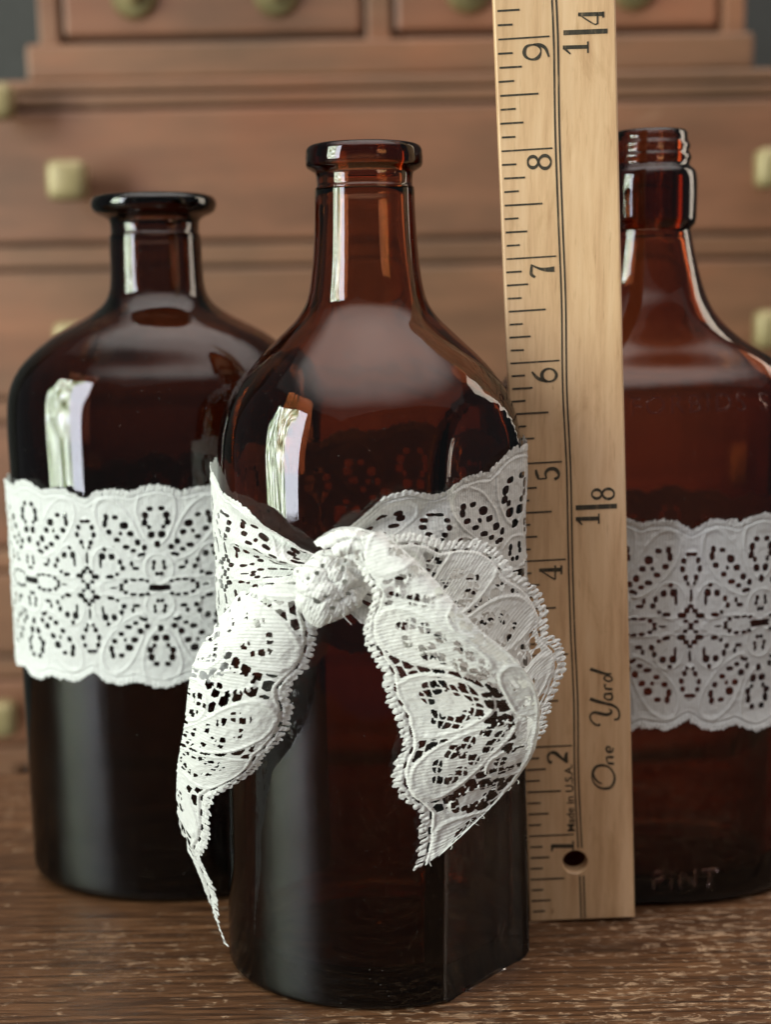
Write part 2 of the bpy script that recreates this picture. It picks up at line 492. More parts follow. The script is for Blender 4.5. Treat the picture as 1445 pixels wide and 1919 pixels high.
# ------------------------------------------------------------------ measured tables, in inches
GLYPHS = [
  ('9', [(0.423,8.871,0.0098),(0.396,8.82,0.0246),(0.34,8.805,0.0148),(0.286,8.829,0.0197),(0.269,8.875,0.0271),(0.293,8.923,0.0197),(0.357,8.934,0.0123),(0.408,8.913,0.0148),(0.423,8.871,0.0098)]),
  ('9', [(0.357,8.936,0.0148),(0.419,8.928,0.0246),(0.467,8.895,0.0221),(0.496,8.819,0.0123)]),
  ('8', [(0.361,7.881,0.0125),(0.356,7.859,0.0168),(0.342,7.842,0.0211),(0.322,7.833,0.0254),(0.301,7.835,0.0254),(0.282,7.846,0.0211),(0.27,7.864,0.0168),(0.266,7.887,0.0125),(0.271,7.909,0.0168),(0.285,7.926,0.0211),(0.305,7.934,0.0254),(0.326,7.933,0.0254),(0.345,7.922,0.0211),(0.357,7.903,0.0168),(0.361,7.881,0.0125)]),
  ('8', [(0.483,7.875,0.0125),(0.476,7.85,0.0168),(0.46,7.83,0.0211),(0.437,7.82,0.0254),(0.412,7.822,0.0254),(0.39,7.835,0.0211),(0.375,7.856,0.0168),(0.37,7.882,0.0125),(0.376,7.907,0.0168),(0.393,7.926,0.0211),(0.416,7.936,0.0254),(0.441,7.934,0.0254),(0.463,7.922,0.0211),(0.478,7.9,0.0168),(0.483,7.875,0.0125)]),
  ('4', [(0.777,9.173,0.0269),(1.009,9.163,0.0293)]),
  ('4', [(1.007,9.184,0.0147),(1.006,9.131,0.0147)]),
  ('4', [(0.777,9.176,0.0098),(0.915,9.083,0.0098),(0.952,9.083,0.0098)]),
  ('4', [(0.954,9.181,0.0122),(0.952,9.078,0.0122)]),
  ('bar', [(0.637,9.022,0.0343),(1.042,9.012,0.0343)]),
  ('1', [(0.627,8.894,0.027),(0.861,8.885,0.027)]),
  ('1', [(0.859,8.932,0.0123),(0.857,8.831,0.0123)]),
  ('1', [(0.633,8.89,0.0172),(0.663,8.862,0.0148),(0.695,8.832,0.0098)]),
  ('7', [(0.268,6.928,0.0159),(0.262,6.846,0.0239),(0.296,6.814,0.0186)]),
  ('7', [(0.26,6.934,0.0106),(0.341,6.893,0.0186),(0.407,6.879,0.0318),(0.484,6.879,0.0424)]),
  ('6', [(0.471,5.861,0.0243),(0.463,5.834,0.0212),(0.443,5.813,0.0181),(0.414,5.803,0.0151),(0.383,5.805,0.0158),(0.355,5.818,0.0205),(0.336,5.841,0.0251),(0.33,5.869,0.0297),(0.338,5.896,0.0251),(0.358,5.916,0.0204),(0.387,5.927,0.0158),(0.418,5.925,0.015),(0.446,5.911,0.0181),(0.464,5.888,0.0212),(0.471,5.861,0.0243)]),
  ('6', [(0.378,5.803,0.0216),(0.291,5.84,0.027),(0.234,5.907,0.0135)]),
  ('5', [(0.24,4.934,0.0165),(0.247,4.887,0.0247),(0.265,4.837,0.0192)]),
  ('5', [(0.265,4.837,0.011),(0.342,4.841,0.011)]),
  ('5', [(0.342,4.841,0.011),(0.332,4.89,0.0192),(0.362,4.927,0.0274),(0.418,4.933,0.0302),(0.458,4.899,0.0274),(0.46,4.852,0.0192),(0.421,4.826,0.0247)]),
  ('8', [(0.88,4.651,0.0137),(0.875,4.631,0.0169),(0.861,4.616,0.02),(0.842,4.609,0.0232),(0.822,4.61,0.0232),(0.803,4.62,0.02),(0.79,4.636,0.0169),(0.786,4.656,0.0137),(0.791,4.675,0.0169),(0.805,4.69,0.02),(0.824,4.698,0.0232),(0.845,4.697,0.0232),(0.863,4.687,0.02),(0.876,4.671,0.0169),(0.88,4.651,0.0137)]),
  ('8', [(1.005,4.647,0.0137),(0.999,4.625,0.0169),(0.982,4.608,0.02),(0.959,4.599,0.0232),(0.933,4.601,0.0232),(0.91,4.612,0.02),(0.895,4.631,0.0169),(0.89,4.653,0.0137),(0.896,4.675,0.0169),(0.912,4.691,0.02),(0.936,4.7,0.0231),(0.961,4.699,0.0231),(0.984,4.688,0.02),(1.0,4.669,0.0169),(1.005,4.647,0.0137)]),
  ('bar', [(0.621,4.526,0.0386),(1.03,4.521,0.0385)]),
  ('1', [(0.618,4.41,0.0332),(0.853,4.404,0.0331)]),
  ('1', [(0.85,4.454,0.0138),(0.847,4.349,0.0138)]),
  ('1', [(0.625,4.407,0.0193),(0.652,4.383,0.0166),(0.681,4.347,0.0111)]),
  ('4', [(0.236,3.901,0.0279),(0.463,3.895,0.0335)]),
  ('4', [(0.461,3.94,0.0167),(0.458,3.846,0.0167)]),
  ('4', [(0.236,3.904,0.0112),(0.377,3.806,0.0112),(0.395,3.805,0.0112)]),
  ('4', [(0.399,3.943,0.0153),(0.395,3.802,0.0154)]),
  ('2', [(0.297,1.82,0.0292),(0.266,1.836,0.0212),(0.257,1.891,0.0186),(0.285,1.929,0.0238),(0.333,1.927,0.0318),(0.387,1.876,0.0239),(0.455,1.81,0.0133)]),
  ('2', [(0.455,1.81,0.0186),(0.443,1.867,0.0345),(0.455,1.929,0.0159)]),
  ('1', [(0.258,0.877,0.035),(0.494,0.866,0.035)]),
  ('1', [(0.492,0.925,0.0148),(0.488,0.808,0.0148)]),
  ('1', [(0.264,0.877,0.0189),(0.267,0.815,0.0135)]),
  ('O', [(0.81,1.56,0.0113),(0.77,1.58,0.0146),(0.731,1.634,0.021),(0.72,1.687,0.0243),(0.75,1.747,0.0242),(0.815,1.765,0.021),(0.887,1.74,0.0145),(0.934,1.668,0.0145),(0.942,1.597,0.0194),(0.906,1.52,0.0243),(0.841,1.502,0.0227),(0.776,1.522,0.0162),(0.729,1.573,0.0113),(0.708,1.635,0.0097),(0.712,1.696,0.0081)]),
  ('n', [(0.876,1.784,0.021),(0.94,1.776,0.021)]),
  ('n', [(0.876,1.791,0.0113),(0.866,1.823,0.0113),(0.873,1.852,0.0177),(0.939,1.848,0.0209)]),
  ('e', [(0.901,1.913,0.0113),(0.902,1.96,0.0113),(0.876,1.967,0.0161),(0.866,1.94,0.0177),(0.883,1.909,0.0177),(0.923,1.911,0.0161),(0.936,1.954,0.0113)]),
  ('Y', [(0.794,2.232,0.008),(0.8,2.21,0.016),(0.762,2.217,0.016),(0.719,2.262,0.016),(0.708,2.318,0.016),(0.745,2.352,0.0208),(0.797,2.342,0.0272),(0.868,2.323,0.0272),(0.917,2.333,0.0224),(0.927,2.362,0.0144),(0.902,2.383,0.0064)]),
  ('Y', [(0.709,2.504,0.0287),(0.776,2.476,0.0287),(0.855,2.449,0.0255),(0.935,2.424,0.0224),(0.99,2.38,0.0176),(1.008,2.32,0.016),(0.995,2.271,0.0176),(0.954,2.263,0.0192)]),
  ('a', [(0.861,2.51,0.0144),(0.867,2.55,0.0159),(0.906,2.55,0.0112),(0.937,2.532,0.0143),(0.93,2.487,0.0175),(0.892,2.487,0.016),(0.861,2.51,0.0144)]),
  ('a', [(0.864,2.54,0.0159),(0.914,2.55,0.0175),(0.942,2.557,0.0112)]),
  ('r', [(0.866,2.606,0.0191),(0.943,2.595,0.0191)]),
  ('r', [(0.879,2.605,0.0096),(0.864,2.633,0.0143),(0.872,2.656,0.0175)]),
  ('d', [(0.862,2.722,0.0143),(0.882,2.744,0.0127),(0.93,2.731,0.0143),(0.937,2.695,0.0159),(0.901,2.684,0.0143),(0.866,2.707,0.0143),(0.862,2.722,0.0143)]),
  ('d', [(0.721,2.826,0.0286),(0.8,2.795,0.0254),(0.879,2.767,0.0206),(0.936,2.763,0.0127)]),
]
RIGHT_TAIL = [
  [(-0.34,11.30,4.57),(-0.23,11.15,4.64),(-0.13,11.12,4.67),(-0.04,11.18,4.67),(-0.05,11.28,4.61)],
  [(-0.26,11.32,4.14),(-0.09,11.10,4.25),(0.16,11.00,4.34),(0.33,11.08,4.34),(0.28,11.24,4.24)],
  [(-0.28,11.42,3.68),(0.06,11.18,3.81),(0.45,10.98,3.92),(0.71,11.02,3.91),(0.63,11.22,3.79)],
  [(-0.12,11.48,3.19),(0.34,11.30,3.34),(0.77,11.08,3.49),(1.12,11.10,3.52),(1.02,11.32,3.35)],
  [(0.03,11.50,2.90),(0.48,11.42,2.96),(0.94,11.30,3.04),(1.31,11.30,3.14),(1.22,11.50,3.00)],
  [(-0.07,11.55,2.36),(0.33,11.50,2.44),(0.84,11.50,2.51),(1.30,11.52,2.63),(1.23,11.62,2.55)],
  [(0.05,11.60,1.88),(0.33,11.62,1.94),(0.72,11.66,2.07),(1.17,11.72,2.27),(1.13,11.76,2.23)],
  [(0.17,11.62,1.63),(0.33,11.66,1.67),(0.58,11.70,1.75),(0.93,11.76,1.97),(0.90,11.78,1.94)],
  [(0.11,11.60,1.38),(0.19,11.62,1.39),(0.27,11.64,1.42),(0.38,11.66,1.49),(0.38,11.67,1.47)],
]
BACK_LOOP = [
  [(-0.39,11.60,4.64),(-0.32,11.50,4.55),(-0.20,11.46,4.42)],
  [(0.08,11.62,4.65),(0.10,11.50,4.50),(0.07,11.50,4.31)],
  [(0.60,11.68,4.59),(0.50,11.56,4.36),(0.31,11.50,4.06)],
  [(1.13,11.80,4.35),(0.88,11.62,4.08),(0.58,11.50,3.67)],
  [(1.47,11.90,3.99),(1.17,11.70,3.73),(0.85,11.56,3.31)],
  [(1.69,11.90,3.55),(1.39,11.75,3.40),(1.04,11.62,3.04)],
  [(1.64,11.80,3.08),(1.41,11.72,3.00),(1.14,11.64,2.83)],
  [(1.38,11.72,2.59),(1.29,11.70,2.58),(1.14,11.68,2.57)],
]
STRAND = [
  [(-0.63,11.42,4.56),(-0.57,11.36,4.51),(-0.51,11.32,4.44)],
  [(-0.47,11.36,4.68),(-0.40,11.24,4.59),(-0.35,11.24,4.45)],
  [(-0.29,11.30,4.71),(-0.20,11.16,4.58),(-0.21,11.24,4.37)],
  [(-0.07,11.30,4.66),(-0.01,11.17,4.49),(-0.09,11.30,4.28)],
]
LEFT_TAIL = [
  [(-0.59,11.50,4.08),(-0.79,11.42,4.17),(-1.06,11.50,4.16),(-1.32,11.75,4.04)],
  [(-0.53,11.50,3.74),(-0.87,11.38,3.78),(-1.30,11.50,3.76),(-1.65,11.80,3.61)],
  [(-0.68,11.55,3.19),(-1.05,11.42,3.25),(-1.47,11.55,3.27),(-1.81,11.85,3.27)],
  [(-0.93,11.65,2.64),(-1.26,11.58,2.64),(-1.65,11.70,2.67),(-1.91,11.95,2.74)],
  [(-1.53,11.85,2.04),(-1.65,11.85,2.05),(-1.85,11.95,2.11),(-2.02,12.10,2.22)],
  [(-1.59,12.00,1.39),(-1.71,12.00,1.41),(-1.86,12.05,1.48),(-2.02,12.15,1.69)],
  [(-1.59,12.10,0.91),(-1.66,12.08,0.93),(-1.72,12.10,0.96),(-1.81,12.18,1.01)],
  [(-1.56,12.20,0.41),(-1.58,12.18,0.42),(-1.61,12.18,0.43),(-1.65,12.20,0.45)],
]

# ------------------------------------------------------------------ the surface and what stands behind
bm = bmesh.new()
box(bm, -26, 26, 2.0, 18.4, -1.1, 0.0, 0.06)
t = bm_obj('tabletop', bm, M_TABLE, None, (0, 12, 0))
t['kind'] = 'structure'
bm = bmesh.new()
box(bm, -80, 80, 46, 47, -29, 60)
wl = bm_obj('wall', bm, M_WALL, None, (0, 46, -29))
wl['kind'] = 'structure'
bm = bmesh.new()
box(bm, -80, 80, 2, 45.99, -30, -29)
fl = bm_obj('floor', bm, M_GAP, None, (0, 20, -29))
fl['kind'] = 'structure'

# the furniture behind the table: its front stands at CY; heights are from the table top
CY, K, ZB = 26.0, 1.469, -3.10


def cbox(b, x0, x1, d0, d1, z0, z1, bev=0.0):
    """box on the furniture: d is depth behind its front, z measured from its own base line"""
    box(b, x0 * K, x1 * K, CY + d0 * K, CY + d1 * K, ZB + z0 * K, ZB + z1 * K, bev * K)


def drawer_knob(parent, x, z, origin, half=0.245):
    b = bmesh.new()
    cbox(b, x - half, x + half, -0.62, -0.30, z - half, z + half, 0.09)
    k = bm_obj('knob', b, M_KNOB, parent, origin, True)
    b = bmesh.new()
    bmesh.ops.create_cone(b, cap_ends=True, segments=20, radius1=0.15 * K, radius2=0.12 * K, depth=0.31 * K)
    for v in b.verts:
        v.co = Vector((x * K + v.co.x, CY - 0.17 * K + v.co.z, ZB + z * K + v.co.y))
    bm_obj('knob_stem', b, M_BRASS, k, origin, True)


org = (0, CY + 4, -29)
ch = thing('chest_of_drawers', org, 'wide reddish brown wooden chest of drawers with square brass knobs behind the bottles', 'chest')
b = bmesh.new()
cbox(b, -7.4, 7.4, 0.12, 6, 0.42, 9.30)
bm_obj('carcass', b, M_GAP, ch, org)
b = bmesh.new()
cbox(b, -7.6, 7.6, -0.02, 6.1, 9.306, 9.46, 0.05)
bm_obj('top_board', b, M_CHEST, ch, org)
for x in (-7.0, 7.0):
    for d in (0.4, 4.9):
        b = bmesh.new()
        box(b, (x - .4) * K, (x + .4) * K, CY + d * K, CY + (d + .8) * K, -28.99, ZB + 0.415 * K, 0.06)
        bm_obj('leg', b, M_CHEST, ch, org)
b = bmesh.new()
cbox(b, -7.5, 7.5, -0.06, 0.10, 0.36, 0.62, 0.03)
bm_obj('base_rail', b, M_CHEST, ch, org)
# drawers (z0, z1, knob z, knob xs) with rails standing between them
rows = [(9.13, 9.29, None, ()), (7.42, 9.09, 8.17, (-3.93, 4.98)), (5.42, 7.06, 6.16, (-3.95, 5.02)), (3.42, 5.06, 4.25, (-4.16, 5.2)),
        (1.92, 3.06, 2.5, (-4.2, 5.2)), (0.66, 1.56, 1.17, (-5.24, 5.4))]
for k, (z0, z1, kz, xs) in enumerate(rows):
    b = bmesh.new()
    if kz is None:
        cbox(b, -7.4, 7.4, 0, .2, z0, z1, 0.03)
        bm_obj('rail', b, M_CHEST, ch, org)
        continue
    cbox(b, -7.1, 7.1, 0, .3, z0, z1, 0.045)
    d = bm_obj('drawer', b, M_CHEST2 if k % 2 else M_CHEST, ch, org)
    for x in xs:
        drawer_knob(d, x, kz, org)
    if k < len(rows) - 1:
        zt = rows[k + 1][1]
        b = bmesh.new()
        cbox(b, -7.4, 7.4, 0.01, .2, zt + 0.045, z0 - 0.045, 0.03)
        bm_obj('rail', b, M_CHEST, ch, org)
# a knob on the top rail near the end
drawer_knob(ch, -4.77, 9.14, org, 0.22)

org = (0, CY + 4, ZB + 9.466 * K)
uc = thing('small_drawer_cabinet', org, 'small red brown wooden cabinet with round pulls standing on top of the chest', 'cabinet')
b = bmesh.new()
cbox(b, -4.50, 4.82, .05, 5.5, 9.466, 9.92, 0.05)
bm_obj('base_moulding', b, M_CHEST, uc, org)
b = bmesh.new()
cbox(b, -4.34, 4.70, .42, 5.3, 9.924, 12.4, 0.0)
bm_obj('carcass', b, M_GAP, uc, org)
for x0, x1 in ((-4.36, -4.10), (-0.14, 0.18), (4.46, 4.74)):
    b = bmesh.new()
    cbox(b, x0, x1, .22, .6, 9.924, 12.42, 0.03)
    bm_obj('stile', b, M_CHEST, uc, org)
for (x0, x1), px in (((-4.05, -0.19), (-3.11, -1.28)), ((0.23, 4.41), (1.19, 3.3))):
    b = bmesh.new()
    cbox(b, x0, x1, .26, .7, 10.03, 11.9, 0.06)
    d = bm_obj('drawer', b, M_CHEST2, uc, org)
    for x in px:
        b = bmesh.new()
        bmesh.ops.create_cone(b, cap_ends=True, segments=28, radius1=0.30 * K, radius2=0.24 * K, depth=0.08 * K)
        for v in b.verts:
            v.co = Vector((x * K + v.co.x, CY + .20 * K - v.co.z, ZB + 10.53 * K + v.co.y))
        p = bm_obj('pull_plate', b, M_BRASS, d, org, False)
        b = bmesh.new()
        bmesh.ops.create_uvsphere(b, u_segments=18, v_segments=10, radius=0.17 * K)
        for v in b.verts:
            v.co = Vector((x * K + v.co.x, CY + .10 * K + v.co.y * .7, ZB + 10.55 * K + v.co.z))
        bm_obj('pull', b, M_KNOB, p, org, True)


# ------------------------------------------------------------------ bottles
def bottle_xy(th, R, kd, ex=2.0, clip=None, seam=False):
    c, s = np.cos(th), np.sin(th)
    x = R * np.sign(c) * np.abs(c) ** (2 / ex)
    y = R * kd * np.sign(s) * np.abs(s) ** (2 / ex)
    if clip is not None:
        n, d = clip
        q = x * n[0] + y * n[1]
        f = np.where(q > d, d / np.maximum(q, 1e-9), 1.0)
        if seam:
            f = f * (1 + 0.012 * np.exp(-((q - d - 0.004) / 0.012) ** 2) * np.clip((R - 1.2) / 0.2, 0, 1))
        x, y = x * f, y * f
    return x, y


class Bottle:
    def __init__(self, cx, cy, prof, kd, z_round, z_flat, ex=2.0, clip=None, wall=0.13):
        self.cx, self.cy, self.kd, self.ex, self.clip, self.wall = cx, cy, kd, ex, clip, wall
        self.z_round, self.z_flat = z_round, z_flat
        p = np.array(sorted(prof))
        self.pz, self.pr = p[:, 0], p[:, 1]

    def shape(self, z):
        """0 where the neck is round, 1 where the body has its full section"""
        q = np.clip((self.z_round - z) / (self.z_round - self.z_flat), 0, 1)
        return q * q * (3 - 2 * q)

    def R(self, z):
        return np.interp(z, self.pz, self.pr)

    def ring(self, th, z, R, inset=0.0):
        s = self.shape(z)
        kd = 1 + (self.kd - 1) * s
        ex = 2 + (self.ex - 2) * s
        clip = None
        if self.clip is not None:
            n, d = self.clip
            clip = (n, d - inset)
        x, y = bottle_xy(th, R, kd, ex, clip, inset == 0.0)
        return np.stack([self.cx + x, self.cy + y, np.full_like(x, z)], -1)

    def surf(self, th, z, off=0.0):
        """points on the outer wall pushed out by off"""
        th, z, off = np.broadcast_arrays(np.asarray(th, float), np.asarray(z, float), np.asarray(off, float))
        out = np.empty(th.shape + (3,))
        s = self.shape(z)
        kd = 1 + (self.kd - 1) * s
        R = self.R(z) + off
        ex = 2 + (self.ex - 2) * s
        c, sn = np.cos(th), np.sin(th)
        x = R * np.sign(c) * np.abs(c) ** (2 / ex)
        y = (R * kd + off * (1 - kd)) * np.sign(sn) * np.abs(sn) ** (2 / ex)
        if self.clip is not None:
            n, d = self.clip
            q = x * n[0] + y * n[1]
            f = np.where(q > d + off, (d + off) / np.maximum(q, 1e-9), 1.0)
            x, y = x * f, y * f
        out[..., 0], out[..., 1], out[..., 2] = self.cx + x, self.cy + y, z
        return out


def revolve(B, rows, nth, flip=False):
    """rows of (z, R, inset) -> verts, quads"""
    th = np.linspace(0, 2 * np.pi, nth, endpoint=False)
    V = np.concatenate([B.ring(th, z, R, ins) for z, R, ins in rows])
    n = len(rows)
    i, j = np.meshgrid(np.arange(n - 1), np.arange(nth), indexing='ij')
    a, b_ = i * nth + j, i * nth + (j + 1) % nth
    F = np.stack([a, b_, b_ + nth, a + nth], -1).reshape(-1, 4)
    return V, F[:, ::-1] if flip else F


def dense(prof, n):
    """resample a hand-drawn profile smoothly by arc length"""
    p = np.array(prof, float)
    d = np.concatenate([[0], np.cumsum(np.linalg.norm(np.diff(p, axis=0), axis=1))])
    tt = np.linspace(0, d[-1], n)
    q = np.stack([np.interp(tt, d, p[:, 0]), np.interp(tt, d, p[:, 1])], -1)
    for _ in range(5):
        q[1:-1] = 0.25 * q[:-2] + 0.5 * q[1:-1] + 0.25 * q[2:]
    return q


def make_bottle(thg, org, B, body, lip, top_z, mat, nth=360, base_round=0.16, bore=None):
    """body: outer profile (z, R) from the base up to the finish; lip: profile of the finish.
    The wall is hollow: outer skin, lip, bore and inner skin make one closed glass shell."""
    zb, Rb = body[0]
    a = np.linspace(0, np.pi / 2, 7)
    foot = [(0.07, 0.02), (0.06, Rb * 0.5), (0.03, Rb - base_round - 0.22), (0.004, Rb - base_round - 0.08)]
    foot += [(0.004 + base_round * (1 - np.cos(t_)), Rb - base_round + base_round * np.sin(t_)) for t_ in a]
    up_ = dense(body, 110)
    up_ = [tuple(r) for r in up_ if r[0] > 0.004 + base_round + 0.02]
    rows = [(z, R, 0.0) for z, R in foot] + [(z, R, 0.0) for z, R in up_]
    V, F = revolve(B, rows, nth)
    # inner skin
    zi = np.array([r[0] for r in rows])
    inner = []
    z_in0 = 0.26
    prof_z = [z for z, R in up_ if z > z_in0 + 0.25]
    # the blown wall is heavy low down and thins towards the neck
    prof_R = [R - float(np.interp(z, [0, 3, 5, 6.2, 7], [.28, .23, .18, .13, .11])) for z, R in up_ if z > z_in0 + 0.25]
    Ri0 = prof_R[0]
    ii = [(z_in0 + 0.03, 0.02), (z_in0, Ri0 * 0.55)] + [(z_in0 + 0.2 * (1 - np.cos(t_)), Ri0 - 0.2 + 0.2 * np.sin(t_)) for t_ in a]
    ii += list(zip(prof_z, prof_R))
    bore = bore or prof_R[-1]
    zc_, Rc_ = up_[-1]
    ii = [q for q in ii if q[0] < zc_ - 0.01] + [(zc_, min(bore, Rc_ - 0.06)), (zc_, Rc_)]
    Vi, Fi = revolve(B, [(z, R, float(np.interp(z, [0, 3, 5, 6.2, 7], [.28, .23, .18, .13, .11]))) for z, R in ii], nth, flip=True)
    link('body', np.concatenate([V, Vi]), np.concatenate([F, Fi + len(V)]), mat, thg, org)
    # the lip is a ring of its own, applied on top of the neck
    z1_ = zc_ + 0.004
    lp = [(z1_, min(bore, Rc_ - 0.06)), (z1_, Rc_ - 0.01)] + [q for q in lip if q[0] > z1_] + [(top_z - 0.03, bore + 0.01), (top_z - 0.09, bore), (z1_, min(bore, Rc_ - 0.06))]
    Vl, Fl = revolve(B, [(z, R, 0.0) for z, R in lp], nth)
    link('lip', Vl, Fl, mat, thg, org)


# centre bottle: rounded, with a flat panel on the side turned to the rule
nv = np.array([0.72, -0.694])
nv /= np.linalg.norm(nv)
C_BODY = [(0.02, 1.545), (0.5, 1.54), (1.0, 1.531), (4.344, 1.484), (4.874, 1.490), (5.247, 1.482), (5.45, 1.452), (5.647, 1.388), (5.812, 1.298), (5.997, 1.150),
          (6.171, 0.964), (6.309, 0.82), (6.385, 0.735), (6.50, 0.618), (6.593, 0.566), (6.729, 0.541), (6.93, 0.512), (7.18, 0.492), (7.428, 0.478), (7.64, 0.474)]
BC = Bottle(-0.145, 12.95, C_BODY, 0.84, 6.9, 5.7, 2.0, (nv, 1.26))
orgC = (-0.145, 12.95, 0.0)
bc = thing('glass_bottle', orgC, 'reddish amber glass bottle with narrow flared lip, tied with the knotted lace ribbon', 'bottle', 'amber glass bottles on the wooden top')
C_LIP = [(7.66, 0.474), (7.672, 0.459), (7.70, 0.456), (7.78, 0.460), (7.806, 0.468), (7.83, 0.51), (7.85, 0.540), (7.875, 0.553), (7.93, 0.556), (8.0, 0.551), (8.035, 0.538), (8.053, 0.51), (8.056, 0.46), (8.05, 0.40)]
make_bottle(bc, orgC, BC, C_BODY, C_LIP, 8.05, M_GLASS, bore=0.355, base_round=0.07)

L_BODY = [(0.02, 1.745), (0.8, 1.75), (4.01, 1.75), (5.299, 1.76), (5.582, 1.74), (5.757, 1.70), (5.924, 1.61), (6.097, 1.44), (6.282, 1.20), (6.436, 0.90), (6.52, 0.74),
          (6.60, 0.61), (6.70, 0.535), (6.80, 0.518), (7.1, 0.512), (7.36, 0.508)]
BL = Bottle(-2.53, 15.25, L_BODY, 0.72, 6.75, 5.9, 2.05, None)
orgL = (-2.53, 15.25, 0.0)
bl = thing('glass_bottle', orgL, 'wide dark amber glass bottle with thick rounded lip and short neck', 'bottle', 'amber glass bottles on the wooden top')
L_LIP = [(7.37, 0.508), (7.385, 0.492), (7.50, 0.490), (7.545, 0.51), (7.575, 0.56), (7.60, 0.625), (7.635, 0.672), (7.69, 0.695), (7.745, 0.693), (7.785, 0.668), (7.806, 0.62), (7.808, 0.52), (7.79, 0.42)]
make_bottle(bl, orgL, BL, L_BODY, L_LIP, 7.80, M_GLASS_L, bore=0.38)

R_BODY = [(0.02, 1.74), (0.5, 1.75), (3.0, 1.75), (5.0, 1.745), (5.45, 1.72), (5.648, 1.655), (5.824, 1.50), (5.999, 1.25), (6.115, 1.03), (6.347, 0.76), (6.578, 0.62), (6.922, 0.523), (7.207, 0.462), (7.30, 0.447)]
BR = Bottle(2.91, 14.75, R_BODY, 0.59, 6.6, 5.8, 2.3, None)
orgR = (2.91, 14.75, 0.0)
br = thing('glass_bottle', orgR, 'amber glass pint flask with threaded neck and thick collar standing behind the yardstick', 'bottle', 'amber glass bottles on the wooden top')
R_LIP = [(7.315, 0.446), (7.34, 0.46), (7.37, 0.490), (7.43, 0.503), (7.60, 0.507), (7.80, 0.507), (7.90, 0.498), (7.94, 0.475), (7.96, 0.445), (7.985, 0.425),
         (8.02, 0.422), (8.045, 0.44), (8.075, 0.442), (8.10, 0.425), (8.14, 0.412), (8.165, 0.425), (8.195, 0.427), (8.22, 0.41), (8.26, 0.398), (8.32, 0.395), (8.346, 0.375), (8.35, 0.33)]
make_bottle(br, orgR, BR, R_BODY, R_LIP, 8.345, M_GLASS_R, bore=0.30)


def emboss(B, text, size, xc, zc, mat, parent, org, depth=0.022, name='embossed_lettering', arc=0.0):
    cu = bpy.data.curves.new(name, 'FONT')
    cu.body = text
    cu.size = size
    cu.align_x, cu.align_y = 'CENTER', 'CENTER'
    cu.extrude = 0.5
    cu.space_character = 1.22
    cu.resolution_u = 3
    to = bpy.data.objects.new(name, cu)
    COL.objects.link(to)
    dg = bpy.context.evaluated_depsgraph_get()
    me = bpy.data.meshes.new_from_object(to.evaluated_get(dg))
    bpy.data.objects.remove(to)
    V = np.array([v.co[:] for v in me.vertices])
    F = [tuple(p.vertices) for p in me.polygons]
    bpy.data.meshes.remove(me)
    x = xc + V[:, 0]
    z = zc + V[:, 1] + arc * V[:, 0] ** 2
    s = B.shape(z)
    kd, R, ex = 1 + (B.kd - 1) * s, B.R(z), 2 + (B.ex - 2) * s
    q = np.clip(np.abs(x - B.cx) / R, 0, 0.995)
    y = B.cy - R * kd * (1 - q ** ex) ** (1 / ex)
    y = np.where(V[:, 2] > 0, y - depth, y - 0.002)
    o = link(name, np.stack([x, y, z], -1), F, mat, parent, org, smooth=False)
    return o


emboss(BR, 'PINT', 0.30, 3.19, 0.32, M_GLASS_T, br, orgR, 0.04)
emboss(BR, 'FORBIDS SALE', 0.27, 3.55, 5.50, M_GLASS_T, br, orgR, 0.012, arc=-0.03)


# ------------------------------------------------------------------ yardstick
RO = np.array([1.472, 13.435, 0.0])
RU = np.array([0.99871554, -0.02966722, 0.04107453])
RV = np.array([-0.04287199, -0.06273353, 0.99710907])
RN = np.array([0.0270047, 0.99758927, 0.06392484])
RW, RT, RL = 1.125, 0.17, 11.5


def on_rule(u, v, n=0.0):
    u, v, n = np.broadcast_arrays(np.asarray(u, float), np.asarray(v, float), np.asarray(n, float))
    return RO + u[..., None] * RU + v[..., None] * RV + n[..., None] * RN


orgY = tuple(RO)
ys = thing('yardstick', orgY, 'pale wooden yardstick with dark inch marks standing upright beside the centre bottle', 'ruler')


